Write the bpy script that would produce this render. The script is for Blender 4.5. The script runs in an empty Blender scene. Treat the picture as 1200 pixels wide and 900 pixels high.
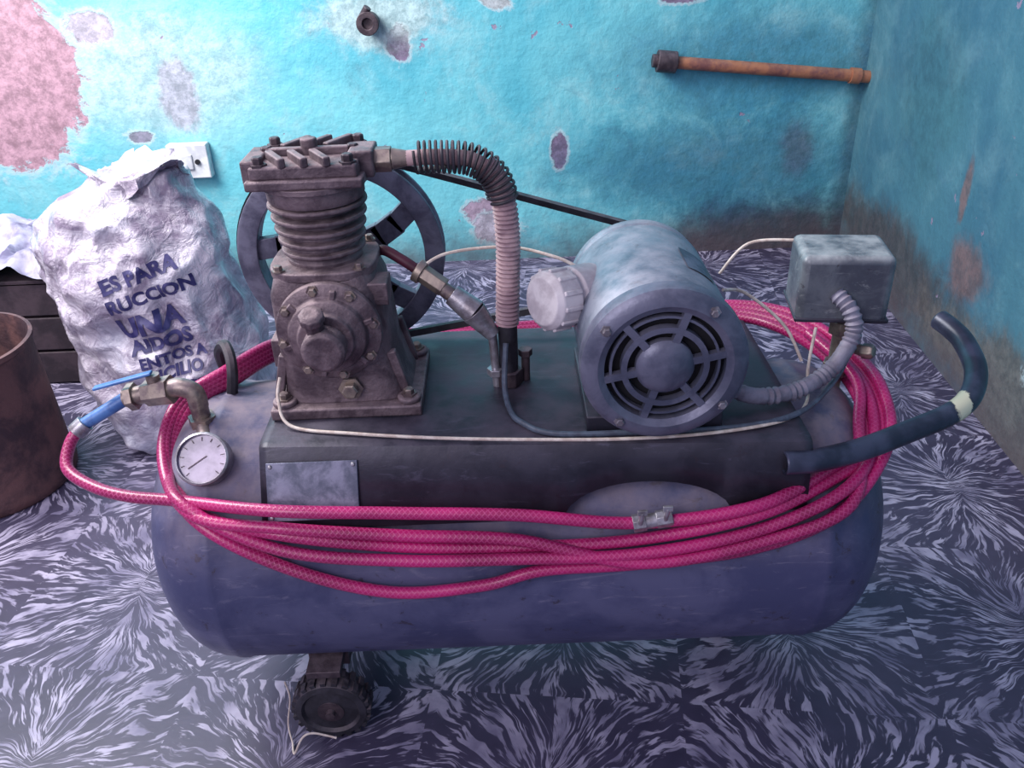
import bpy, bmesh, math, random
from mathutils import Vector, Matrix, noise, Quaternion
from mathutils.bvhtree import BVHTree
random.seed(4)
scene=bpy.context.scene
try:
    scene.view_settings.view_transform='Standard'
except Exception: pass
pi=math.pi
# ------------------------------------------------------------------ colours / materials
def C(r,g,b):
    f=lambda c:(c/255/12.92) if c/255<=.04045 else ((c/255+.055)/1.055)**2.4
    return (f(r),f(g),f(b),1)
class NT:
    def __init__(s,name):
        s.m=bpy.data.materials.new(name); s.m.use_nodes=True
        s.t=s.m.node_tree; s.b=s.t.nodes['Principled BSDF']
        s.pos=s.t.nodes.new('ShaderNodeNewGeometry')
    def put(s,sock,v):
        if isinstance(v,bpy.types.NodeSocket): s.t.links.new(v,sock)
        elif v is not None: sock.default_value=v
    def math(s,op,a,b=None,c=None,clamp=False):
        n=s.t.nodes.new('ShaderNodeMath'); n.operation=op; n.use_clamp=clamp
        s.put(n.inputs[0],a); s.put(n.inputs[1],b); s.put(n.inputs[2],c); return n.outputs[0]
    def noise(s,scale,detail=4,rough=.55,dist=0,vec=None):
        n=s.t.nodes.new('ShaderNodeTexNoise'); n.inputs['Scale'].default_value=scale
        n.inputs['Detail'].default_value=detail; n.inputs['Roughness'].default_value=rough
        n.inputs['Distortion'].default_value=dist
        s.t.links.new(vec if vec is not None else s.pos.outputs['Position'],n.inputs['Vector'])
        return n.outputs['Fac']
    def ramp(s,f,a,b):
        n=s.t.nodes.new('ShaderNodeMapRange'); n.interpolation_type='SMOOTHSTEP'
        s.put(n.inputs[0],f); n.inputs[1].default_value=a; n.inputs[2].default_value=b
        return n.outputs[0]
    def mix(s,f,a,b):
        n=s.t.nodes.new('ShaderNodeMix'); n.data_type='RGBA'
        s.put(n.inputs[0],f); s.put(n.inputs[6],a); s.put(n.inputs[7],b); return n.outputs[2]
    def sep(s,v):
        n=s.t.nodes.new('ShaderNodeSeparateXYZ'); s.t.links.new(v,n.inputs[0]); return n.outputs
    def comb(s,x,y,z):
        n=s.t.nodes.new('ShaderNodeCombineXYZ'); s.put(n.inputs[0],x); s.put(n.inputs[1],y); s.put(n.inputs[2],z); return n.outputs[0]
    def bump(s,h,strength=.3,dist=.01):
        n=s.t.nodes.new('ShaderNodeBump'); n.inputs['Strength'].default_value=strength
        n.inputs['Distance'].default_value=dist; s.put(n.inputs['Height'],h)
        s.t.links.new(n.outputs[0],s.b.inputs['Normal'])
    def out(s,col,rough=.5,metal=0,coat=0):
        s.put(s.b.inputs['Base Color'],col); s.put(s.b.inputs['Roughness'],rough)
        s.put(s.b.inputs['Metallic'],metal); s.b.inputs['Coat Weight'].default_value=coat
        return s.m
def M(name,c1,c2=None,scale=18,rough=.5,metal=0,bump=.15,bs=60,dust=None,da=.6,coat=0,lo=.38,hi=.62,scuff=None):
    n=NT(name)
    col=c1 if c2 is None else n.mix(n.ramp(n.noise(scale,6,.62,.3),lo,hi),c1,c2)
    r=rough
    if scuff is not None:
        P=n.sep(n.pos.outputs['Position'])
        sv=n.comb(n.math('MULTIPLY',P[0],6),n.math('MULTIPLY',P[1],30),n.math('MULTIPLY',P[2],30))
        sf=n.ramp(n.noise(1.6,8,.75,1.5,sv),.56,.67)
        col=n.mix(n.math('MULTIPLY',sf,.6),col,scuff)
        col=n.mix(n.math('MULTIPLY',n.ramp(n.noise(34,6,.75,.5),.585,.67),.75),col,C(50,42,52))
    if dust is not None:
        nz=n.sep(n.pos.outputs['Normal'])[2]
        f=n.math('MULTIPLY',n.ramp(nz,.1,1.0),n.ramp(n.noise(scale*1.7+3,5,.65),.25,.7))
        f=n.math('MULTIPLY',f,da)
        col=n.mix(f,col,dust)
        r=n.math('ADD',n.math('MULTIPLY',f,.4),rough,clamp=True)
    if bump: n.bump(n.noise(bs,6,.6),bump,.004)
    return n.out(col,r,metal,coat)
DUST=C(160,142,152)
m_tank=M('tank_paint',C(66,70,106),C(90,92,126),9,.42,.15,.1,90,C(150,136,146),.95,scuff=C(122,120,146))
m_deck=M('deck_paint',C(42,42,54),C(58,57,70),14,.38,.25,.12,80,C(96,88,104),.6,scuff=C(86,84,102))
m_pump=M('pump_cast_iron',C(82,68,76),C(122,106,112),26,.5,.35,.45,140,C(170,150,154),.65)
m_pumpd=M('pump_dark_iron',C(56,46,54),C(84,72,78),30,.5,.35,.3,140,DUST,.35)
m_fly=M('flywheel_iron',C(84,84,102),C(124,124,142),20,.4,.35,.2,120,C(150,150,165),.4)
m_motor=M('motor_paint',C(92,102,120),C(128,136,152),12,.33,.4,.12,90,C(184,182,194),.65,scuff=C(76,78,94))
m_motd=M('motor_endbell',C(80,84,104),C(110,112,132),18,.36,.35,.15,100,C(150,146,162),.4)
m_black=M('black_rubber',C(28,27,35),C(48,46,56),30,.55,0,.15,120,DUST,.3)
m_dark=M('dark_recess',C(20,20,28),None,rough=.8,bump=0)
m_steel=M('zinc_steel',C(176,174,182),C(130,124,130),40,.35,.65,.15,120)
m_brass=M('brass_fitting',C(160,146,134),C(110,96,98),35,.38,.6,.15,120,DUST,.4)
m_cream=M('cream_plastic',C(206,200,206),C(172,164,172),25,.45,0,.1,80,C(150,138,145),.5)
m_box=M('switch_box_paint',C(112,118,126),C(78,82,94),16,.4,.25,.15,70,C(184,188,190),.8,scuff=C(160,164,166))
m_flex=M('grey_conduit',C(132,130,148),C(98,96,112),30,.5,0,.1,100,DUST,.4)
m_tan=M('tan_sleeve',C(190,160,162),C(146,118,126),30,.55,0,.15,100,DUST,.3)
m_wirew=M('white_wire',C(220,208,198),C(190,172,162),60,.5,0,0)
m_wireg=M('grey_wire',C(84,96,114),C(68,74,90),60,.5,0,0)
m_blue=M('blue_plastic',C(84,128,190),C(60,98,160),40,.4,0,.05)
m_label=M('nameplate',C(74,78,98),C(120,120,142),30,.4,.3,.1,60)
def _blob(nt,P,c,r,warp=.5,sc=40,edge=.12):
    d=None
    for i in range(3):
        if r[i] is None: continue
        q=nt.math('DIVIDE',nt.math('SUBTRACT',P[i],c[i]),r[i]); q=nt.math('MULTIPLY',q,q)
        d=q if d is None else nt.math('ADD',d,q)
    d=nt.math('SQRT',d)
    d=nt.math('ADD',d,nt.math('MULTIPLY',nt.math('SUBTRACT',nt.noise(sc,8,.72,.4),.5),warp*5.5))
    return nt.math('SUBTRACT',1.0,nt.ramp(d,1-edge,1+edge))
nt=NT('handle_paint')
_p=nt.sep(nt.pos.outputs['Position'])
_base=nt.mix(nt.ramp(nt.noise(20,5),.4,.65),C(44,48,66),C(72,76,98))
_base=nt.mix(_blob(nt,_p,(.585,.945,.52),(.014,.03,.03),.25,60),_base,C(225,220,190))
m_handle=nt.out(_base,.35,.2)
n=NT('red_braided_hose')
uvn=n.t.nodes.new('ShaderNodeUVMap'); u=n.sep(uvn.outputs[0])
a=n.math('MULTIPLY',u[0],2*pi*6); b=n.math('MULTIPLY',u[1],900)
s1=n.math('SINE',n.math('ADD',a,b)); s2=n.math('SINE',n.math('SUBTRACT',a,b))
w=n.ramp(n.math('MAXIMUM',s1,s2),.5,1.0)
col=n.mix(n.ramp(n.noise(7,4),.35,.65),C(138,12,76),C(188,26,108))
col=n.mix(n.math('MULTIPLY',w,.35),col,C(216,96,156))
n.bump(w,.2,.002)
m_hose=n.out(col,.36,0,.25)
# ------------------------------------------------------------------ geometry helper
def catmull(P,n,closed=False):
    P=[Vector(p) for p in P]; N=len(P); out=[]
    for i in range(N-1):
        p0,p1,p2,p3=P[max(i-1,0)],P[i],P[i+1],P[min(i+2,N-1)]
        for k in range(n):
            t=k/n
            out.append(.5*((2*p1)+(p2-p0)*t+(2*p0-5*p1+4*p2-p3)*t*t+(3*p1-p0-3*p2+p3)*t**3))
    out.append(P[-1])
    return out
def frames(Q):
    T=[]
    for i in range(len(Q)):
        a=Q[max(i-1,0)]; b=Q[min(i+1,len(Q)-1)]; t=(b-a)
        T.append(t.normalized() if t.length>1e-9 else Vector((0,0,1)))
    up=Vector((0,0,1)) if abs(T[0].z)<.9 else Vector((1,0,0))
    nrm=(up-T[0]*up.dot(T[0])).normalized(); R=[]
    for i,t in enumerate(T):
        if i: 
            q=T[i-1].rotation_difference(t); nrm=q@nrm; nrm=(nrm-t*nrm.dot(t)).normalized()
        R.append((t,nrm,t.cross(nrm)))
    return R
def parent_to(o,e):
    if e is not None:
        o.parent=e; o.matrix_parent_inverse=Matrix.Translation(e.location).inverted()
def empty(name,loc):
    e=bpy.data.objects.new(name,None); e.location=loc; e.empty_display_size=.1
    scene.collection.objects.link(e); return e
class Part:
    def __init__(s,name,mat,parent=None,bevel=0,sharp=35):
        s.name=name; s.mat=mat; s.par=parent; s.bev=bevel; s.sharp=sharp
        s.bm=bmesh.new(); s.uv=s.bm.loops.layers.uv.new('UVMap')
    def frame(s,o,ax):
        ax=Vector(ax).normalized(); q=ax.to_track_quat('Z','Y')
        return Matrix.Translation(Vector(o))@q.to_matrix().to_4x4()
    def lathe(s,prof,o,ax=(0,0,1),seg=40,cap=True):
        Mx=s.frame(o,ax); rings=[]
        for r,t in prof:
            if r<1e-5: rings.append([s.bm.verts.new(Mx@Vector((0,0,t)))])
            else: rings.append([s.bm.verts.new(Mx@Vector((r*math.cos(2*pi*k/seg),r*math.sin(2*pi*k/seg),t))) for k in range(seg)])
        for A,B in zip(rings,rings[1:]):
            for k in range(seg):
                k2=(k+1)%seg
                if len(A)==1 and len(B)==1: continue
                if len(A)==1: s.bm.faces.new((A[0],B[k],B[k2]))
                elif len(B)==1: s.bm.faces.new((A[k],A[k2],B[0]))
                else: s.bm.faces.new((A[k],A[k2],B[k2],B[k]))
        if cap:
            if len(rings[0])>1: s.bm.faces.new(rings[0])
            if len(rings[-1])>1: s.bm.faces.new(rings[-1])
        return s
    def cyl(s,p1,p2,r1,r2=None,seg=28):
        p1=Vector(p1);p2=Vector(p2); L=(p2-p1).length
        return s.lathe([(r1,0),(r1 if r2 is None else r2,L)],p1,p2-p1,seg)
    def ring(s,prof,o,ax,seg=48):
        Mx=s.frame(o,ax); R=[[s.bm.verts.new(Mx@Vector((r*math.cos(2*pi*k/seg),r*math.sin(2*pi*k/seg),t))) for k in range(seg)] for r,t in prof]
        for i in range(len(R)):
            A=R[i];B=R[(i+1)%len(R)]
            for k in range(seg): s.bm.faces.new((A[k],A[(k+1)%seg],B[(k+1)%seg],B[k]))
        return s
    def box(s,c,size,rot=None,top=(1,1)):
        h=Vector(size)/2; R=rot if rot is not None else Matrix.Identity(3); vs=[]
        for z in(-1,1):
            for x,y in((-1,-1),(1,-1),(1,1),(-1,1)):
                f=top if z>0 else (1,1)
                vs.append(s.bm.verts.new(Vector(c)+R@Vector((x*h.x*f[0],y*h.y*f[1],z*h.z))))
        for f in((0,3,2,1),(4,5,6,7),(0,1,5,4),(1,2,6,5),(2,3,7,6),(3,0,4,7)): s.bm.faces.new([vs[i] for i in f])
        return s
    def loft(s,secs,nseg=32,p=4):
        rings=[]
        for z,cx,cy,rx,ry in secs:
            rg=[]
            for k in range(nseg):
                a=2*pi*k/nseg; c=math.cos(a); d=math.sin(a)
                rg.append(s.bm.verts.new((cx+rx*abs(c)**(2/p)*(1 if c>=0 else -1),cy+ry*abs(d)**(2/p)*(1 if d>=0 else -1),z)))
            rings.append(rg)
        for A,B in zip(rings,rings[1:]):
            for k in range(nseg): s.bm.faces.new((A[k],A[(k+1)%nseg],B[(k+1)%nseg],B[k]))
        s.bm.faces.new(rings[0]); s.bm.faces.new(rings[-1]); return s
    def tube(s,P,r,seg=12,n=8,fn=None,raw=False,cap=True):
        Q=[Vector(p) for p in P] if raw else catmull(P,n)
        F=frames(Q); L=0; rings=[]; Ls=[]
        for i,q in enumerate(Q):
            if i: L+=(Q[i]-Q[i-1]).length
            rr=fn(L) if fn else r
            t,a,b=F[i]; Ls.append(L)
            rings.append([s.bm.verts.new(q+(a*math.cos(2*pi*k/seg)+b*math.sin(2*pi*k/seg))*rr) for k in range(seg)])
        for i in range(len(rings)-1):
            A,B=rings[i],rings[i+1]
            for k in range(seg):
                f=s.bm.faces.new((A[k],A[(k+1)%seg],B[(k+1)%seg],B[k]))
                for lp,uv in zip(f.loops,((k/seg,Ls[i]),((k+1)/seg,Ls[i]),((k+1)/seg,Ls[i+1]),(k/seg,Ls[i+1]))): lp[s.uv].uv=uv
        if cap: s.bm.faces.new(rings[0]); s.bm.faces.new(rings[-1])
        return s
    def bolt(s,p,ax,r=.007,h=.006):
        return s.lathe([(r*1.5,0),(r*1.5,h*.3),(r,h*.31),(r,h),(r*.8,h*1.15),(0,h*1.15)],p,ax,6)
    def done(s):
        bmesh.ops.recalc_face_normals(s.bm,faces=s.bm.faces)
        me=bpy.data.meshes.new(s.name); s.bm.to_mesh(me); s.bm.free()
        for p in me.polygons: p.use_smooth=True
        me.set_sharp_from_angle(angle=math.radians(s.sharp))
        me.materials.append(s.mat)
        o=bpy.data.objects.new(s.name,me); scene.collection.objects.link(o)
        if s.bev:
            b=o.modifiers.new('bevel','BEVEL'); b.width=s.bev; b.segments=3; b.limit_method='ANGLE'; b.angle_limit=math.radians(35)
        parent_to(o,s.par); return o
def rotm(ax,deg): return Matrix.Rotation(math.radians(deg),3,ax)

# ------------------------------------------------------------------ ROOM
WY=2.82
def quad(name,vs,mat):
    me=bpy.data.meshes.new(name); me.from_pydata(vs,[],[(0,1,2,3)] if len(vs)==4 else [(0,1,2,3),(7,6,5,4),(0,4,5,1),(1,5,6,2),(2,6,7,3),(3,7,4,0)])
    me.materials.append(mat); o=bpy.data.objects.new(name,me); scene.collection.objects.link(o); return o
n=NT('feathered_cement_tile'); P=n.sep(n.pos.outputs['Position'])
wx=n.math('MULTIPLY',n.math('SUBTRACT',n.noise(5,3,.5),.5),.10)
wy=n.math('MULTIPLY',n.math('SUBTRACT',n.noise(5.7,3,.5,.2),.5),.10)
ca,sa=math.cos(.12),math.sin(.12); TS=.2
X=n.math('ADD',P[0],.07); Y=n.math('ADD',P[1],.06)
xr=n.math('SUBTRACT',n.math('MULTIPLY',X,ca),n.math('MULTIPLY',Y,sa))
yr=n.math('ADD',n.math('MULTIPLY',X,sa),n.math('MULTIPLY',Y,ca))
U=n.math('DIVIDE',xr,TS); V=n.math('DIVIDE',yr,TS)
U2=n.math('ADD',U,n.math('DIVIDE',wx,TS)); V2=n.math('ADD',V,n.math('DIVIDE',wy,TS))
pa=n.math('ADD',n.math('PINGPONG',U2,1.0),.10); pb=n.math('ADD',n.math('PINGPONG',V2,1.0),-.05)
ang=n.math('ARCTAN2',pb,pa); rad=n.math('SQRT',n.math('ADD',n.math('MULTIPLY',pa,pa),n.math('MULTIPLY',pb,pb)))
cid=n.math('ADD',n.math('FLOOR',U),n.math('MULTIPLY',n.math('FLOOR',V),7.3))
vec=n.comb(n.math('MULTIPLY',ang,10.0),n.math('MULTIPLY',rad,1.9),n.math('MULTIPLY',cid,2.7))
f1=n.noise(1.0,3,.55,.7,vec)
vec2=n.comb(n.math('MULTIPLY',ang,24.0),n.math('MULTIPLY',rad,4.0),n.math('MULTIPLY',cid,1.3))
f2=n.noise(1.0,3,.55,.6,vec2)
f=n.math('ADD',n.math('MULTIPLY',f1,.45),n.math('MULTIPLY',f2,.55))
fk=n.ramp(f,.495,.555)
dark=n.mix(n.noise(30,4),C(44,40,62),C(72,66,92)); lite=n.mix(n.ramp(n.noise(12,5),.3,.7),C(112,106,134),C(184,176,200))
col=n.mix(fk,dark,lite)
grime=n.ramp(n.noise(2.3,5),.35,.7); col=n.mix(n.math('MULTIPLY',grime,.3),col,C(96,88,112))
n.bump(n.noise(90,4),.08,.003)
m_floor=n.out(col,.45,0,.0)
quad('floor',[(-4,-2,0),(2.6,-2,0),(2.6,3.4,0),(-4,3.4,0)],m_floor)
def wall_mat(name,axis,blobs,base,base2,lt=.5):
    n=NT(name); P=n.sep(n.pos.outputs['Position'])
    col=n.mix(n.ramp(n.noise(2.2,6,.6,.4),.35,.65),base,base2)
    col=n.mix(n.math('MULTIPLY',n.ramp(n.noise(5,8,.7,.4),.46,.72),lt),col,C(172,214,216))
    col=n.mix(n.math('MULTIPLY',n.ramp(n.noise(6,8,.75,.8),.54,.75),.45),col,C(70,112,136))
    h=n.noise(25,6,.6)
    for (c,r,cc,warp,sc,edge,amt) in blobs:
        cv=[0,0,0];rv=[None,None,None]; cv[axis]=c[0];cv[2]=c[1];rv[axis]=r[0];rv[2]=r[1]
        mk=_blob(n,P,cv,rv,warp,sc,edge)
        if edge<.2:
            halo=_blob(n,P,cv,[None if q is None else q*1.12+.006 for q in rv],warp,sc,.12)
            col=n.mix(n.math('MULTIPLY',halo,.7),col,C(190,212,218))
        cc2=n.mix(n.ramp(n.noise(22,7,.78),.38,.62),cc,tuple(x*.55 for x in cc[:3])+(1,))
        col=n.mix(n.math('MULTIPLY',mk,amt),col,cc2)
        if edge<.2: h=n.math('SUBTRACT',h,n.math('MULTIPLY',mk,.7))
    ch=n.ramp(n.noise(14,6,.6,.2),.70,.715); col=n.mix(n.math('MULTIPLY',ch,.9),col,C(150,132,158)); h=n.math('SUBTRACT',h,n.math('MULTIPLY',ch,.5))
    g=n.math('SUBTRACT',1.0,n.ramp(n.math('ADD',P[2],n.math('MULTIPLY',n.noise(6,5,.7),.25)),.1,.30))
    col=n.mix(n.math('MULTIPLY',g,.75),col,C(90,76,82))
    n.bump(h,.4,.014)
    return n.out(col,.55)
PINK=C(196,156,172); GREY=C(140,124,152); WH=C(206,226,226); RUST=C(140,102,94)
bb=[((-1.08,.66),(.30,.20),WH,.3,5,.5,.65),((-1.55,.70),(.25,.29),PINK,.26,7,.035,1),((-1.02,.60),(.06,.12),C(190,184,202),.3,10,.2,.75),((-1.24,.80),(.07,.05),C(196,184,200),.3,10,.08,.9),
 ((-.306,.725),(.034,.055),GREY,.35,14,.08,1),((.187,.37),(.026,.06),GREY,.35,14,.08,1),((-.06,.17),(.07,.05),C(180,160,180),.4,14,.08,1),
 ((-.02,.12),(.08,.05),C(196,190,205),.4,14,.1,1),((.0,.83),(.04,.02),C(190,200,205),.4,20,.1,1),((.56,.82),(.05,.015),GREY,.4,20,.1,1),((.975,.34),(.05,.09),RUST,.35,9,.5,.6),
 ((-.36,.80),(.20,.09),WH,.4,8,.4,.75),  # white haze near the wall top, painted into the colour
 ((.95,.05),(.42,.13),C(74,56,64),.3,5,.5,.9),((1.17,.4),(.05,.6),C(64,80,96),.3,6,.6,.7),((-1.17,.47),(.04,.02),GREY,.4,20,.1,.8),((.75,.3),(.50,.16),C(48,98,134),.3,5,.6,.65),((.85,.62),(.45,.16),C(56,124,160),.3,5,.6,.65)]  # blue and corner blobs put the soft shade at right into the paint colour
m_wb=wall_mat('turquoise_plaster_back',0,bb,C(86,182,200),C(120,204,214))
rb=[((1.9,.28),(.10,.07),RUST,.35,8,.4,.7),((2.4,.12),(.5,.14),C(84,74,74),.3,6,.4,.85),((1.5,.10),(.6,.12),C(116,110,104),.3,7,.3,.85),((1.62,.40),(.02,.02),C(180,170,120),.4,20,.2,.8),
  ((2.3,.6),(.2,.2),C(70,120,130),.3,6,.5,.5),((1.45,.22),(.09,.05),C(140,134,126),.4,12,.15,.8),((2.0,.45),(.02,.08),RUST,.3,14,.3,.7),((1.25,.5),(.1,.1),C(90,128,140),.4,8,.5,.6)]
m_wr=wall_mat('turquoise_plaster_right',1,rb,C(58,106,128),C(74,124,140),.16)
def wallbox(name,a,b,t,h,mat):
    a=Vector((a[0],a[1],0));b=Vector((b[0],b[1],0));nn=Vector((t[0],t[1],0));u=Vector((0,0,h))
    v=[a,b,b+u,a+u,a+nn,b+nn,b+nn+u,a+nn+u]; quad(name,[tuple(x) for x in v],mat)
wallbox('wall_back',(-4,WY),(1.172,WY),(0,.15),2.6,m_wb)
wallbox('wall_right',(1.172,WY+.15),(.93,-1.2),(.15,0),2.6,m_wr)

# ------------------------------------------------------------------ COMPRESSOR
AC=empty('air_compressor',(0,1.035,0))
TY,TZ,TR=1.035,.31,.205; CX=.41; DX=.12
prof=[]
for i in range(13):
    a=pi/2*i/12; prof.append((TR*math.sin(a),-CX-DX*math.cos(a)))
prof+= [(TR+.002,-CX+.004),(TR+.002,-CX+.012),(TR,-CX+.016),(TR,CX-.016),(TR+.002,CX-.012),(TR+.002,CX-.004)]
for i in range(12,-1,-1):
    a=pi/2*i/12; prof.append((TR*math.sin(a),CX+DX*math.cos(a)))
Part('tank',m_tank,AC).lathe(prof,(0,TY,TZ),(1,0,0),96).done()
DZ=.527
def foldy(x): return .902+(x+.322)/.687*(-.036)
p=Part('deck_plate',m_deck,AC)
bm=p.bm; cols=[]
NX=60; x0,x1=-.322,.365
for i in range(NX+1):
    x=x0+(x1-x0)*i/NX; fy=foldy(x)
    zb=.432
    ac,aw,ah=.165,.105,.045
    q=(x-ac)/aw
    if abs(q)<1: zb=.432+ah*math.sqrt(1-q*q)
    t=(zb-.432)/(DZ-.012-.432); yb=.846+(fy-.009-.846)*t
    cols.append([bm.verts.new(v) for v in((x,yb,zb),(x,fy-.009,DZ-.012),(x,fy-.004,DZ-.003),(x,fy+.004,DZ),(x,1.03,DZ),(x,1.196,DZ),(x,1.205,DZ-.003),(x,1.211,DZ-.012),(x,1.215,.434))])
for A,B in zip(cols,cols[1:]):
    for k in range(8): bm.faces.new((A[k],B[k],B[k+1],A[k+1]))
o=p.done(); sm=o.modifiers.new('s','SOLIDIFY'); sm.thickness=.004; sm.offset=-1
p=Part('deck_brackets',m_deck,AC)
for x in(-.30,.34): p.box((x,1.04,.49),(.006,.27,.07))
p.done()
sl=math.degrees(math.atan2(foldy(-.26)-.009-.846,DZ-.012-.432))
nc=Vector((-.255,(.846+foldy(-.255)-.009)/2-.003,.4775))
Part('nameplate',m_label,AC,.001).box(nc,(.115,.003,.074),rotm('X',-sl)).done()
p=Part('nameplate_rivets',m_steel,AC)
for sx in(-1,1):
    for sz in(-1,1): p.lathe([(.003,0),(.002,.002),(0,.0025)],nc+rotm('X',-sl)@Vector((sx*.052,-.0015,sz*.032)),(0,-1,.4),8)
p.done()
# casters + feet
wheels=[(-.292,.888),(-.292,1.182)]
p=Part('caster_wheel',m_black,AC)
for wx_,wy_ in wheels:
    prof=[(.018,-.017),(.040,-.014),(.044,-.019),(.053,-.017),(.056,-.012),(.056,.012),(.053,.017),(.044,.019),(.040,.014),(.018,.017)]
    p.ring(prof,(wx_,wy_,.0605),(0,1,0),40)
    for k in range(22):
        a=2*pi*k/22; 
        for sgn in(-1,1):
            R=rotm('Y',-math.degrees(a+sgn*.06)); c=Vector((wx_,wy_+sgn*.009,.0605))+R@Vector((.0565,0,0)); p.box(c,(.006,.014,.008),R)
p.done()
p=Part('caster_hub',m_pumpd,AC)
for wx_,wy_ in wheels:
    p.lathe([(.020,-.018),(.020,.018)],(wx_,wy_,.0605),(0,1,0),24); p.cyl((wx_,wy_-.026,.0605),(wx_,wy_+.028,.0605),.007)
    for k in range(5):
        a=2*pi*k/5; R=rotm('Y',-math.degrees(a)); p.box(Vector((wx_,wy_,.0605))+R@Vector((.029,0,0)),(.026,.018,.009),R)
p.done()
p=Part('caster_fork',m_pumpd,AC,.001)
for wx_,wy_ in wheels:
    s_=-1 if wy_<TY else 1
    p.box((wx_,wy_-s_*.026,.10),(.03,.004,.10)); p.box((wx_,wy_-s_*.012,.140),(.05,.06,.012)); p.box((wx_,wy_-s_*.055,.14),(.06,.06,.05))
p.done()
p=Part('support_feet',m_deck,AC,.002)
for y in(1.08,1.19):
    p.box((.33,y,.075),(.05,.03,.15)); p.box((.33,y,.006),(.07,.045,.012))
p.done()

# --- pump
PX=-.230; CZ=.650
p=Part('pump_base',m_pump,AC,.003)
p.box((-.218,1.035,.5355),(.198,.165,.016))
for x in(-.30,-.136):
    for y in(.97,1.10): p.cyl((x,y,.543),(x,y,.551),.016)
p.done()
p=Part('pump_crankcase',m_pump,AC,.002)
p.loft([(.543,-.220,1.035,.086,.068),(.56,-.222,1.035,.081,.066),(.60,-.227,1.035,.075,.066),(.65,-.229,1.035,.073,.066),(.69,-.231,1.035,.070,.066),(.712,-.232,1.035,.062,.062),(.722,-.232,1.035,.058,.058)],40,5)
for sx in(-1,1):
    for y in(.985,1.085): p.box((-.225+sx*.078,y,.575),(.012,.012,.07),rotm('Y',sx*-14))
p.loft([(.712,-.232,1.035,.067,.064),(.724,-.232,1.035,.067,.064)],32,3.2)
p.box((-.165,1.0,.69),(.03,.04,.03)); p.box((-.305,1.03,.60),(.02,.05,.04))
p.done()
p=Part('pump_front_cover',m_pump,AC,.0015)
p.lathe([(.066,0),(.066,.010),(.058,.014),(.050,.016),(.048,.024),(.036,.030),(.034,.036),(.0,.036)],(PX+.004,.971,CZ),(0,-1,0),48)
p.lathe([(.027,0),(.027,.022),(.022,.026),(0,.026)],(PX+.004,.936,CZ-.004),(0,-1,0),28)
p.lathe([(.012,0),(.012,.02),(.016,.021),(.016,.03),(.010,.034),(0,.034)],(PX-.004,.928,CZ+.018),(0,-.45,1),8)
for k in range(6):
    a=2*pi*k/6+.3; R=rotm('Y',-math.degrees(a)); p.box(Vector((PX+.004,.958,CZ))+R@Vector((.045,0,0)),(.03,.012,.007),R)
p.done()
p=Part('pump_bolts',m_brass,AC)
for k in range(8):
    a=2*pi*k/8+.2; p.bolt((PX+.004+.0585*math.cos(a),.959,CZ+.0585*math.sin(a)),(0,-1,0),.0055,.006)
for x in(-.30,-.136):
    for y in(.97,1.10): p.bolt((x,y,.551),(0,0,1),.007,.008)
p.bolt((PX+.02,.967,.566),(0,-1,0),.011,.012)
for sx in(-1,1):
    for sy in(-1,1): p.bolt((-.232+sx*.05,1.035+sy*.05,.724),(0,0,1),.0055,.007)
p.done()
p=Part('pump_cylinder',m_pump,AC,.0008)
pr=[(.047,.720),(.047,.728)]
z=.728
for k in range(5):
    r=.052+.0022*k
    pr+=[(.046,z+.001),(.045,z+.006),(r,z+.0085),(r+.001,z+.0105),(r,z+.0135),(.045,z+.0145)]; z+=.0145
pr+=[(.047,z),(.058,z+.001),(.060,z+.006),(.060,z+.020),(.066,z+.0205),(.066,z+.027)]
p.lathe(pr,(-.232,1.035,0),(0,0,1),56); p.done(); ZH=z+.027
p=Part('pump_head',m_pump,AC,.003)
p.box((-.232,1.035,ZH+.006),(.138,.124,.012)); p.box((-.232,1.035,ZH+.019),(.126,.112,.016)); 
p.box((-.294,1.02,ZH+.019),(.022,.07,.028)); p.box((-.168,1.03,ZH+.019),(.03,.05,.032))
p.done()
p=Part('pump_head_ribs',m_pump,AC,.002)
for k in(-1,0,1):
    p.box((-.240+k*.026,.999,ZH+.031),(.009,.050,.012),rotm('Z',30)); 
    p.box((-.228+k*.026,1.066,ZH+.031),(.009,.050,.012),rotm('Z',-30))
p.box((-.234,1.033,ZH+.031),(.10,.010,.010)); p.cyl((-.232,1.035,ZH+.025),(-.232,1.035,ZH+.046),.010)
p.done()
p=Part('pump_head_bolts',m_pumpd,AC)
for sx in(-1,1):
    for sy in(-1,0,1): p.bolt((-.232+sx*.052,1.035+sy*.046,ZH+.026),(0,0,1),.007,.010)
p.done()
p=Part('pump_outlet_fitting',m_brass,AC,.001)
p.cyl((-.155,1.03,ZH+.018),(-.134,1.03,ZH+.018),.016,.016,6); p.cyl((-.134,1.03,ZH+.018),(-.108,1.03,ZH+.018),.013,.008,20)
p.done()
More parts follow.
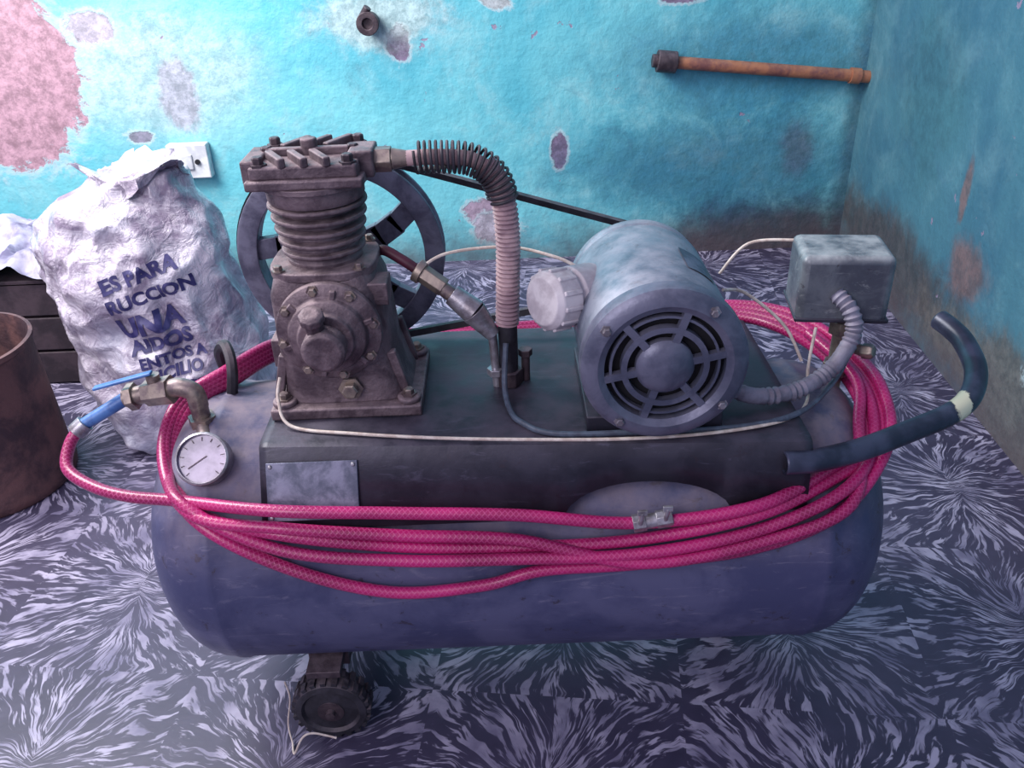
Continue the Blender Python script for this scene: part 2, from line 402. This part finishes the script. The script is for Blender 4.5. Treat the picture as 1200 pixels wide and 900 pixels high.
# flywheel
FX,FY,FZ,FR=-.236,1.168,.677,.147
p=Part('flywheel',m_fly,AC,.001)
p.ring([(FR-.028,-.017),(FR-.004,-.018),(FR,-.016),(FR,-.010),(FR-.010,-.002),(FR-.010,.002),(FR,.010),(FR,.016),(FR-.004,.018),(FR-.028,.017)],(FX,FY,FZ),(0,1,0),80)
p.lathe([(.034,-.022),(.034,.022)],(FX,FY,FZ),(0,1,0),32)
for k in range(5):
    a=math.radians(20+72*k)
    Q=[Vector((FX+r*math.cos(a+bend),FY,FZ+r*math.sin(a+bend))) for r,bend in((.03,0),(.06,.05),(.09,.12),(.124,.2))]
    for i in range(3):
        d=Q[i+1]-Q[i]; R=rotm('Y',-math.degrees(math.atan2(d.z,d.x))); p.box((Q[i]+Q[i+1])/2,(d.length+.008,.016,.036-.003*i),R)
p.done()
p=Part('crankshaft',m_steel,AC); p.cyl((FX,1.09,FZ),(FX,1.20,FZ),.014); p.done()
# motor
MX,MZ,MR=.176,.642,.094; Y0=.85
p=Part('motor_shell',m_motor,AC)
p.lathe([(MR-.002,.022),(MR,.026),(MR,.215),(MR-.001,.219),(MR-.001,.222),(MR,.224),(MR-.002,.245),(MR-.012,.268),(MR-.035,.284),(0,.287)],(MX,Y0,MZ),(0,1,0),80); p.done()
p=Part('motor_endbell',m_motd,AC)
p.ring([(.070,.002),(.078,-.003),(.090,-.001),(.0965,.005),(.0975,.012),(.0975,.024),(.092,.027),(.070,.020)],(MX,Y0,MZ),(0,1,0),80)
p.ring([(.044,.001),(.051,.001),(.051,.012),(.044,.012)],(MX,Y0,MZ),(0,1,0),48)
p.ring([(.061,.004),(.064,.004),(.064,.012),(.061,.012)],(MX,Y0,MZ),(0,1,0),48)
p.lathe([(.034,.012),(.034,.003),(.030,-.002),(.024,-.004),(.012,-.009),(0,-.010)],(MX,Y0,MZ),(0,1,0),40)
for k in range(6):
    a=2*pi*k/6+.2; R=rotm('Y',-math.degrees(a)); p.box(Vector((MX,Y0+.006,MZ))+R@Vector((.051,0,0)),(.046,.009,.009),R)
p.done()
Part('motor_fan_recess',m_dark,AC).cyl((MX,Y0+.016,MZ),(MX,Y0+.021,MZ),.072).done()
p=Part('motor_bolts',m_steel,AC)
for k in range(4):
    a=pi/4+pi/2*k+.15; p.bolt((MX+.085*math.cos(a),Y0+.0,MZ+.085*math.sin(a)),(0,-1,0),.005,.006)
p.done()
p=Part('motor_base',m_deck,AC,.002)
p.box((MX,.99,.540),(.17,.19,.022)); 
for sx in(-1,1): p.box((MX+sx*.065,.99,.562),(.012,.17,.045),rotm('Y',sx*25))
p.done()
p=Part('motor_nameplate',m_label,AC)
for i in range(5):
    a0=math.radians(42+i*5);a1=math.radians(47+i*5); rr=MR+.0012
    vs=[p.bm.verts.new((MX+rr*math.cos(a),y,MZ+rr*math.sin(a))) for a,y in((a0,.935),(a1,.935),(a1,1.0),(a0,1.0))]; p.bm.faces.new(vs)
p.done()
p=Part('motor_capacitor_cover',m_cream,AC,.0015)
ax=Vector((-.072,-.052,.012)); L=ax.length
pr=[(.036,0),(.038,.01),(.038,L*.5),(.034,L*.52),(.034,L*.58),(.038,L*.6),(.037,L*.92),(.030,L),(0,L)]
p.lathe(pr,(.112,1.005,.672),ax,32)
R=ax.to_track_quat('Z','Y').to_matrix()
for k in range(12):
    a=2*pi*k/12; p.box(Vector((.112,1.005,.672))+R@Vector((.037*math.cos(a),.037*math.sin(a),L*.76)),(.006,.006,L*.3),R@rotm('Z',math.degrees(a)))
p.done()
# pulley + belt
PR=.052; PXm,PZm=MX,MZ+.005
p=Part('motor_pulley',m_fly,AC); p.ring([(.01,-.014),(PR,-.013),(PR,-.008),(PR-.01,0),(PR,.008),(PR,.013),(.01,.014)],(PXm,FY,PZm),(0,1,0),40); p.cyl((PXm,1.12,PZm),(PXm,1.19,PZm),.011); p.done()
c1=Vector((FX,FZ));c2=Vector((PXm,PZm)); dv=c2-c1; d=dv.length; base=math.atan2(dv.y,dv.x); al=math.acos((FR-PR)/d); pts=[]
Rb=FR-.001; rb_=PR-.001
for i in range(41):
    a=base+al+(2*pi-2*al)*i/40; pts.append((c1.x+Rb*math.cos(a),c1.y+Rb*math.sin(a)))
for i in range(21):
    a=base-al+2*al*i/20; pts.append((c2.x+rb_*math.cos(a),c2.y+rb_*math.sin(a)))
p=Part('drive_belt',m_black,AC); NB=len(pts); rings=[]
for i,(x,z_) in enumerate(pts):
    a=Vector(pts[i-1]);b=Vector(pts[(i+1)%NB]); t=(b-a).normalized(); nn=Vector((t.y,-t.x)); 
    q=Vector((x,z_)); rings.append([p.bm.verts.new((q.x+nn.x*o_,FY+w_,q.y+nn.y*o_)) for o_,w_ in((-.005,-.004),(.004,-.007),(.004,.007),(-.005,.004))])
for i in range(NB):
    A,B=rings[i],rings[(i+1)%NB]
    for k in range(4): p.bm.faces.new((A[k],A[(k+1)%4],B[(k+1)%4],B[k]))
p.done()
# discharge pipe with sleeve and spring
HZ=ZH+.018
path=[(-.120,1.03,HZ),(-.075,1.03,HZ),(-.038,1.03,HZ-.005),(-.012,1.03,HZ-.025),(-.001,1.03,HZ-.06),(.002,1.03,HZ-.11),(.0,1.03,.68),(-.003,1.03,.62)]
p=Part('discharge_sleeve',m_tan,AC)
p.tube(path,.014,16,40,fn=lambda L:.0150+.0014*math.sin(L*2*pi/.006) if L>.10 else .0095); p.done()
Part('discharge_pipe',m_black,AC).tube([(-.003,1.03,.63),(-.003,1.03,.58),(-.004,1.03,.53)],.013,16).done()
Q=catmull(path,40); F=frames(Q); hel=[]; L=0
for i in range(len(Q)-1):
    seg=(Q[i+1]-Q[i]).length
    for k in range(6):
        t=k/6; l=L+seg*t
        if l>.148: break
        if l<.014: continue
        q=Q[i].lerp(Q[i+1],t); tt,a,b=F[i]; an=l/.0066*2*pi; hel.append(q+(a*math.cos(an)+b*math.sin(an))*.0182)
    L+=seg
Part('discharge_spring',m_black,AC).tube(hel,.0020,6,raw=True).done()
# unloader line
m_oxb=M('oxblood_rubber',C(88,36,56),C(66,32,46),30,.5,0,.1)
p=Part('unloader_hose',m_oxb,AC); p.tube([(-.185,1.08,.70),(-.165,1.07,.715),(-.14,1.06,.705),(-.118,1.055,.69)],.007); p.done()
p=Part('unloader_fittings',m_brass,AC,.001)
p.cyl((-.118,1.055,.69),(-.085,1.045,.668),.013,.013,6); p.cyl((-.120,1.056,.691),(-.112,1.053,.686),.016); p.cyl((-.09,1.045,.670),(-.07,1.04,.655),.010,.010,16)
p.done()
p=Part('check_valve',m_steel,AC,.001)
p.cyl((-.075,1.04,.66),(-.045,1.03,.637),.014,.018,20); p.cyl((-.047,1.03,.638),(-.022,1.025,.605),.018,.010,20); p.cyl((-.024,1.025,.61),(-.020,1.025,.527),.006)
p.cyl((-.022,1.025,.545),(-.022,1.025,.555),.012,.012,6); p.done()
p=Part('tank_inlet_fitting',m_pumpd,AC,.001); p.cyl((-.004,1.03,.528),(-.004,1.03,.55),.020,.020,6); p.cyl((.02,1.04,.527),(.02,1.04,.570),.006,.006,12); p.cyl((.02,1.04,.565),(.02,1.04,.575),.010,.010,6); p.done()
# wires
p=Part('signal_wire',m_wirew,AC)
p.tube([(-.12,1.05,.69),(-.08,1.06,.71),(0,1.06,.716),(.06,1.03,.712),(.09,1.02,.70)],.0022,8); 
p.tube([(-.300,.968,.585),(-.303,.952,.56),(-.285,.930,.533),(-.20,.91,.531),(-.09,.892,.531),(.03,.880,.531),(.14,.874,.531),(.25,.880,.531),(.34,.90,.532),(.385,.95,.525),(.40,1.0,.55),(.41,1.02,.60)],.0022,8,10)
p.tube([(.28,1.02,.66),(.32,1.05,.64),(.37,1.03,.60),(.39,1.0,.56)],.0022,8)
p.tube([(.30,1.12,.64),(.34,1.13,.68),(.40,1.11,.69)],.0022,8)
p.done()
p=Part('power_cable',m_wireg,AC)
p.tube([(-.006,1.01,.60),(-.01,.985,.55),(-.004,.95,.533),(.01,.92,.532),(.05,.892,.531),(.15,.888,.531),(.28,.890,.531),(.36,.91,.535),(.42,.97,.535),(.455,1.01,.56),(.46,1.03,.60)],.0038,10); p.done()
# pressure switch
p=Part('pressure_switch_box',m_box,AC,.010)
BR=rotm('Z',-8)
p.box((.448,1.065,.650),(.118,.094,.096),BR); p.done()
p=Part('pressure_switch_cover_seam',m_deck,AC,.002); p.box((.448,1.065,.609),(.121,.097,.006),BR); p.done()
p=Part('pressure_switch_stem',m_brass,AC,.001); p.cyl((.458,1.05,.46),(.458,1.05,.608),.011,.011,16); p.cyl((.458,1.05,.575),(.458,1.05,.595),.018,.018,6); p.cyl((.458,1.05,.51),(.458,1.05,.53),.018,.018,6)
p.cyl((.458,1.05,.56),(.482,1.02,.56),.008); p.lathe([(.011,0),(.011,.012),(.008,.016),(0,.016)],(.480,1.022,.56),(.6,-.6,.2),6); p.done()
p=Part('motor_conduit',m_flex,AC)
p.tube([(.262,.945,.565),(.31,.935,.548),(.37,.95,.545),(.42,.975,.56),(.448,.99,.60),(.445,1.0,.630),(.43,1.02,.648)],.011,14,14,fn=lambda L:.0108+.0014*math.sin(L*2*pi/.008)); p.done()
# handle
p=Part('tow_handle',m_handle,AC)
hp=[(.33,.853,.500),(.37,.856,.500),(.43,.874,.500),(.50,.905,.502),(.57,.935,.508),(.61,.965,.516),(.636,1.01,.530),(.641,1.06,.545),(.636,1.09,.552),(.628,1.115,.556)]
p.tube(hp,.0148,20,8,cap=False); o=p.done(); s_=o.modifiers.new('s','SOLIDIFY'); s_.thickness=.003; s_.offset=-1
# gauge + valve manifold
p=Part('pressure_gauge_case',m_steel,AC,.001)
gax=Vector((.05,-.75,.66)).normalized(); gc=Vector((-.402,.912,.50))
p.lathe([(.030,-.022),(.034,-.02),(.035,.006),(.031,.008),(.031,.003)],gc,gax,40,cap=False); p.lathe([(0,-.022),(.03,-.022)],gc,gax,40,cap=False)
p.cyl(gc-gax*.02,gc-gax*.02+Vector((-.004,.03,-.03)),.008); p.done()
n=NT('gauge_dial'); m_dial=n.out(n.mix(n.ramp(n.noise(40,5),.4,.7),C(176,160,186),C(136,122,146)),.25,0,.5)
Part('pressure_gauge_dial',m_dial,AC).lathe([(.032,.002),(0,.002)],gc,gax,40,cap=False).done()
p=Part('pressure_gauge_marks',m_pumpd,AC)
q=gax.to_track_quat('Z','Y').to_matrix()
for k in range(11):
    a=math.radians(-135+27*k+90); p.box(gc+q@Vector((.026*math.cos(a),.026*math.sin(a),.003)),(.005,.0009,.0006),q@rotm('Z',math.degrees(a)))
p.box(gc+q@Vector((-.006,-.004,.0035)),(.028,.0014,.0006),q@rotm('Z',32)); p.done()
p=Part('outlet_manifold',m_brass,AC,.001)
p.cyl((-.425,.995,.48),(-.425,.995,.535),.012,.012,16); p.cyl((-.425,.995,.50),(-.425,.995,.515),.019,.019,6)
p.tube([(-.425,.995,.53),(-.427,.995,.552),(-.445,.997,.56),(-.465,1.0,.555)],.013,16); p.cyl((-.457,1.0,.556),(-.495,1.005,.548),.020,.018,6)
p.cyl((-.495,1.005,.548),(-.525,1.005,.542),.013); p.cyl((-.51,1.005,.545),(-.52,1.005,.543),.019,.019,6); p.cyl((-.48,1.003,.55),(-.48,1.003,.578),.009)
p.cyl((-.402,.935,.49),(-.423,.985,.505),.009); p.done()
p=Part('valve_lever',m_blue,AC,.0015); p.box((-.52,1.0,.572),(.085,.011,.004),rotm('Y',-14)); p.cyl((-.525,1.003,.542),(-.587,.985,.512),.0095,.0085,16); p.done()
p=Part('hose_barb_clamp',m_steel,AC,.0005); p.cyl((-.580,.987,.516),(-.593,.98,.506),.0125,.0125,16); p.done()

# ------------------------------------------------------------------ RED HOSE
def Fp(x,phi,off):
    a=math.radians(phi)
    if -.345<x<.385: off=max(off,.192/math.cos(a)-TR+.010)
    rr=TR
    if abs(x)>CX: rr=TR*math.sqrt(max(0,1-((abs(x)-CX)/DX)**2))
    return (x,TY-(rr+off)*math.cos(a),TZ+(rr+off)*math.sin(a))
loops=[
 [(-.41,43),(-.3,39),(-.15,37),(0,35),(.15,31),(.3,35),(.41,47)],
 [(-.41,40),(-.3,32),(-.15,26),(0,24),(.15,25),(.3,32),(.41,43)],
 [(-.42,42),(-.3,27),(-.15,22),(0,21),(.15,21),(.3,27),(.41,38)],
 [(-.41,37),(-.3,20),(-.17,9),(-.05,10),(.03,15),(.15,16),(.3,20),(.41,31)],
 [(-.41,39),(-.3,34),(-.15,30),(0,27),(.15,18),(.3,23),(.42,34)]]
offs=[.012,.011,.026,.011,.026]
RH=Part('red_air_hose',m_hose)
pts=[(-.585,.986,.512),(-.600,.972,.495),(-.596,.94,.475),(-.555,.912,.465),(-.50,.890,.462),(-.43,.876,.462)]
for i,lp in enumerate(loops):
    o_=offs[i]; j=i*.011
    pts+=[Fp(x,ph,o_) for x,ph in (lp[1:] if i==0 else lp)]
    k=(.0,.020,.008,.028,.015)[i]
    pts+=[(.462+k*.9,.925-j*.3,.470+j*.2),(.480+k,1.00,.492+.006*i),(.470+k,1.09,.505+j*.5),(.42+j*.6,1.16+j*.8,.525+j*.4),(.35,1.225+j*.8,.520+j*.3),
          (.22,1.250+j*.6,.495+j*.3),(-.15,1.245+j*.6,.485+j*.3),(-.33,1.23+j*.5,.490+j*.3),(-.365,1.15+j*.4,.518+j*.5),(-.40-j*.3,1.085,.520+j*.5),(-.455-j*.45,1.03,.505+j*.3),(-.462-j*.3,.95,.465+j*.3)]
pts=pts[:-12]+[(.46,.95,.49),(.475,1.02,.52),(.44,1.12,.54)]
RH.tube(pts,.0080,12,8); hose=RH.done()
p=Part('hose_coupling',m_steel,hose,.0006)
ca_=Vector(Fp(.15,31,.012)); cb_=Vector(Fp(.185,32.2,.012)); dd=(cb_-ca_).normalized()
p.cyl(ca_-dd*.006,ca_+dd*.010,.0115,.0115,8); p.cyl(cb_-dd*.012,cb_+dd*.008,.0115,.0115,8); p.cyl(ca_,cb_,.0095)
for q_ in(ca_+dd*.002,cb_-dd*.002):
    p.cyl(q_+Vector((0,-.008,.004)),q_+Vector((.001,-.013,.026)),.003,.0035,10); p.box(q_+Vector((.001,-.0135,.026)),(.012,.004,.007))
p.done()
p=Part('hose_strap',m_black,hose); p.tube([(-.400,1.055,.510),(-.394,1.06,.545),(-.398,1.075,.565),(-.410,1.095,.572),(-.425,1.11,.55),(-.42,1.11,.51)],.008,8); p.done()

# ------------------------------------------------------------------ SACK
n=NT('crumpled_clear_plastic'); 
v=n.t.nodes.new('ShaderNodeTexVoronoi'); v.feature='F1'; v.inputs['Scale'].default_value=13
n.t.links.new(n.pos.outputs['Position'],v.inputs['Vector'])
f=n.noise(10,7,.72,1.0)
col=n.mix(n.ramp(f,.36,.60),C(144,130,152),C(218,210,222)); col=n.mix(n.math('MULTIPLY',n.ramp(n.noise(5,4),.5,.7),.45),col,C(166,180,200))
n.bump(n.math('ADD',n.math('MULTIPLY',v.outputs['Distance'],.9),n.math('MULTIPLY',n.noise(26,5,.6,1.2),.6)),.6,.03)
n.b.inputs['Subsurface Weight'].default_value=.15; n.b.inputs['Subsurface Radius'].default_value=(.03,.03,.03)
m_bag=n.out(col,.3,0,.6)
secs=[(0.004,-.80,.17,.14),(.04,-.79,.205,.17),(.12,-.785,.215,.18),(.22,-.79,.215,.18),(.32,-.805,.210,.175),(.42,-.835,.220,.17),(.49,-.84,.208,.15),(.55,-.82,.170,.12),(.60,-.80,.125,.09),(.635,-.785,.095,.06),(.65,-.775,.05,.03)]
SK=empty('plastic_sack',(-.8,1.82,0))
p=Part('sack_body',m_bag,SK); rings=[]; NS=120
def interp(z):
    for a,b in zip(secs,secs[1:]):
        if a[0]<=z<=b[0]:
            t=(z-a[0])/(b[0]-a[0]); return [a[i]+(b[i]-a[i])*t for i in range(4)]
    return secs[-1]
NZ=110
for i in range(NZ+1):
    z_=.004+.646*i/NZ; _,cx,rx,ry=interp(z_); rg=[]
    for k in range(NS):
        a=2*pi*k/NS; c=Vector((cx+rx*math.cos(a),1.82+ry*math.sin(a),z_))
        d=noise.noise(c*8)*.028+noise.noise(c*22)*.010+(.5-abs(noise.noise(c*13+Vector((4,2,1)))))*.030-.012
        e=min(1,z_/.03)
        rg.append(p.bm.verts.new(c+Vector((math.cos(a),math.sin(a),.3*noise.noise(c*20)*e))*d))
    rings.append(rg)
for A,B in zip(rings,rings[1:]):
    for k in range(NS): p.bm.faces.new((A[k],A[(k+1)%NS],B[(k+1)%NS],B[k]))
p.bm.faces.new(rings[0]); p.bm.faces.new(rings[-1]); p.sharp=80
p.bm.normal_update(); bvh=BVHTree.FromBMesh(p.bm); p.done()
p=Part('sack_mouth',m_bag,SK,0,80); 
for j in range(5):
    a0=j*1.256; grid=[]
    for r_ in range(9):
        row=[]
        for c_ in range(9):
            a=a0+(c_-4)*.17; wv=.035*noise.noise(Vector((c_*.45,r_*.4,j*3.1)))
            q=Vector((-.785+math.cos(a)*(.05+r_*.0075+wv),1.82+math.sin(a)*(.04+r_*.006+wv),.610+r_*.009-(r_*r_)*.0008*(1+.6*math.sin(a*3))+wv*.7))
            row.append(p.bm.verts.new(q))
        grid.append(row)
    for r_ in range(8):
        for c_ in range(8): p.bm.faces.new((grid[r_][c_],grid[r_][c_+1],grid[r_+1][c_+1],grid[r_+1][c_]))
p.done()
m_ink=M('navy_print',C(44,42,92),C(72,68,116),40,.4,0,0)
def bagtext(txt,x,z,size,rot,bold=.004):
    cu=bpy.data.curves.new('t','FONT'); cu.body=txt; cu.size=size; cu.offset=bold*size/.05*.35; cu.resolution_u=3
    ob=bpy.data.objects.new('t',cu); scene.collection.objects.link(ob); bpy.context.view_layer.update()
    me=bpy.data.meshes.new_from_object(ob); bpy.data.objects.remove(ob)
    b=bmesh.new(); b.from_mesh(me)
    bmesh.ops.triangulate(b,faces=b.faces)
    for _ in range(3):
        lg=[e for e in b.edges if e.calc_length()>.006]
        if lg: bmesh.ops.subdivide_edges(b,edges=lg,cuts=1); bmesh.ops.triangulate(b,faces=b.faces)
    ca,sa=math.cos(math.radians(rot)),math.sin(math.radians(rot)); bad=[]
    for v_ in b.verts:
        X_=x+v_.co.x*ca-v_.co.y*sa; Z_=z+v_.co.x*sa+v_.co.y*ca
        h=bvh.ray_cast(Vector((X_,1.2,Z_)),Vector((0,1,0)))
        if h[0] is None: bad.append(v_); continue
        v_.co=h[0]+h[1]*.0025*(1 if h[1].y<0 else -1)
    bmesh.ops.delete(b,geom=bad,context='VERTS')
    me2=bpy.data.meshes.new('sack_print'); b.to_mesh(me2); b.free(); me2.materials.append(m_ink)
    o=bpy.data.objects.new('sack_print',me2); scene.collection.objects.link(o); parent_to(o,SK)
for t in [("ES PARA",-.845,.418,.042,15,.006),("RUCCION",-.838,.378,.038,12,.006),("UNA",-.830,.318,.060,9,.007),("AIDOS",-.812,.282,.042,8,.007),("ENTOS A",-.80,.250,.033,7,.006),("MICILIO",-.79,.220,.033,7,.006),("DEP II",-.73,.192,.032,4)]: bagtext(*t)

# ------------------------------------------------------------------ left clutter
m_rust=M('rusty_sheet',C(64,46,54),C(108,76,76),12,.65,.25,.6,50,C(130,108,112),.4)
p=Part('rusty_bucket',m_rust)
p.lathe([(0,.0),(.165,.0),(.170,.006),(.172,.02),(.168,.03),(.162,.325),(.167,.33),(.167,.34),(.160,.341),(.157,.325),(.16,.02),(0,.012)],(-1.18,1.60,0.0),(0,0,1),56,cap=False)
for v_ in p.bm.verts: 
    v_.co+=Vector((noise.noise(v_.co*5),noise.noise(v_.co*5+Vector((9,0,0))),0))*.014*min(1,v_.co.z*5)
p.done()
m_crate=M('dark_wood',C(46,36,44),C(70,56,64),14,.7,0,.4,40)
p=Part('wooden_crate',m_crate,None,.003)
for z_ in(.05,.15,.25):
    p.box((-1.33,2.05,z_),(.5,.02,.093)); p.box((-1.33,2.45,z_),(.5,.02,.093)); p.box((-1.57,2.25,z_),(.02,.4,.093)); p.box((-1.09,2.25,z_),(.02,.4,.093))
for x in(-1.56,-1.10):
    for y in(2.07,2.43): p.box((x,y,.15),(.03,.03,.30))
p.box((-1.33,2.25,.295),(.5,.42,.015)); p.done()
m_rag=M('pale_cloth',C(176,172,196),C(98,90,120),9,.6,0,.5,30)
p=Part('crumpled_cloth',m_rag,None,0,80); G=60; gr=[]
for i in range(G+1):
    row=[]
    for j in range(G+1):
        u_=i/G*2-1; v_=j/G*2-1; x=-1.30+u_*.27; y=2.22+v_*.2
        q=Vector((x,y,0)); hgt=.315+max(0,1-(u_*u_+v_*v_))*.05+noise.noise(q*9)*.03+(.4-abs(noise.noise(q*14)))*.07
        row.append(p.bm.verts.new((x+.03*noise.noise(q*12+Vector((3,0,0))),y,max(hgt,.306))))
    gr.append(row)
for i in range(G):
    for j in range(G): p.bm.faces.new((gr[i][j],gr[i+1][j],gr[i+1][j+1],gr[i][j+1]))
p.done()
p=Part('loose_string',m_wirew); p.tube([(-.357,.862,.004),(-.350,.842,.006),(-.330,.835,.050),(-.315,.838,.056),(-.295,.838,.050),(-.280,.836,.046)],.0016,6)
p.tube([(-.357,.862,.004),(-.366,.885,.02),(-.360,.90,.06),(-.364,.905,.09)],.0012,6); p.done()
# wall fixtures
m_outl=M('white_plastic',C(225,228,230),C(195,198,205),20,.4,0,.05)
p=Part('wall_outlet',m_outl,None,.006); p.box((-1.02,WY-.02,.395),(.13,.04,.11)); p.box((-1.035,WY-.043,.395),(.06,.008,.05)); o=p.done()
p=Part('outlet_holes',m_dark,o); p.cyl((-.99,WY-.041,.395),(-.99,WY-.048,.395),.008); p.done()
m_pip=M('rusty_pipe',C(170,112,84),C(122,78,76),20,.5,.1,.3,60,C(200,150,120),.5)
p=Part('wall_pipe',m_pip,None); p.cyl((.53,WY-.035,.643),(1.16,WY-.035,.575),.019,.019,24); p.cyl((1.10,WY-.035,.582),(1.13,WY-.035,.578),.024)
wp=p.done(); p=Part('pipe_end_coupling',m_pumpd,wp,.002); p.cyl((.49,WY-.035,.648),(.55,WY-.035,.641),.033); p.cyl((.515,WY-.035,.645),(.515,WY+.0,.645),.026); p.cyl((.475,WY-.035,.649),(.492,WY-.035,.648),.02); p.done()
p=Part('wall_pipe_stub',m_pumpd,None,.002); p.cyl((-.39,WY,.79),(-.39,WY-.045,.79),.030,.028); p.ring([(.016,0),(.034,0),(.034,.014),(.016,.014)],(-.39,WY-.045,.79),(0,-1,0),24); p.cyl((-.41,WY-.04,.80),(-.385,WY-.05,.835),.012); p.done()

# ------------------------------------------------------------------ LIGHT
w=bpy.data.worlds.new('World'); scene.world=w; w.use_nodes=True
w.node_tree.nodes['Background'].inputs[0].default_value=C(196,190,224); w.node_tree.nodes['Background'].inputs[1].default_value=.84
def area(name,loc,tgt,size,power,col,sy=None):
    l=bpy.data.lights.new(name,'AREA'); l.energy=power; l.color=col; l.size=size
    if sy: l.shape='RECTANGLE'; l.size_y=sy
    o=bpy.data.objects.new(name,l); o.location=loc; o.rotation_euler=(Vector(tgt)-Vector(loc)).to_track_quat('-Z','Y').to_euler(); scene.collection.objects.link(o)
area('window_light',(-1.6,1.6,2.1),(-.5,2.6,.55),1.0,92,(1,.985,.97),1.2)
area('front_fill_light',(-1.5,-1.2,2.2),(-.2,1.1,.3),1.4,42,(.98,.93,1),1.6)  # added soft fill from behind the camera, not an actual opening
# ------------------------------------------------------------------ CAMERA
cd=bpy.data.cameras.new('camera'); cam=bpy.data.objects.new('camera',cd); scene.collection.objects.link(cam); scene.camera=cam
cd.sensor_width=36; cd.lens=30; cd.clip_start=.02
cam.matrix_world=Matrix.Translation((0,0,1.12))@Matrix.Rotation(math.radians(60),4,'X')@Matrix.Rotation(math.radians(-2.3),4,'Z')
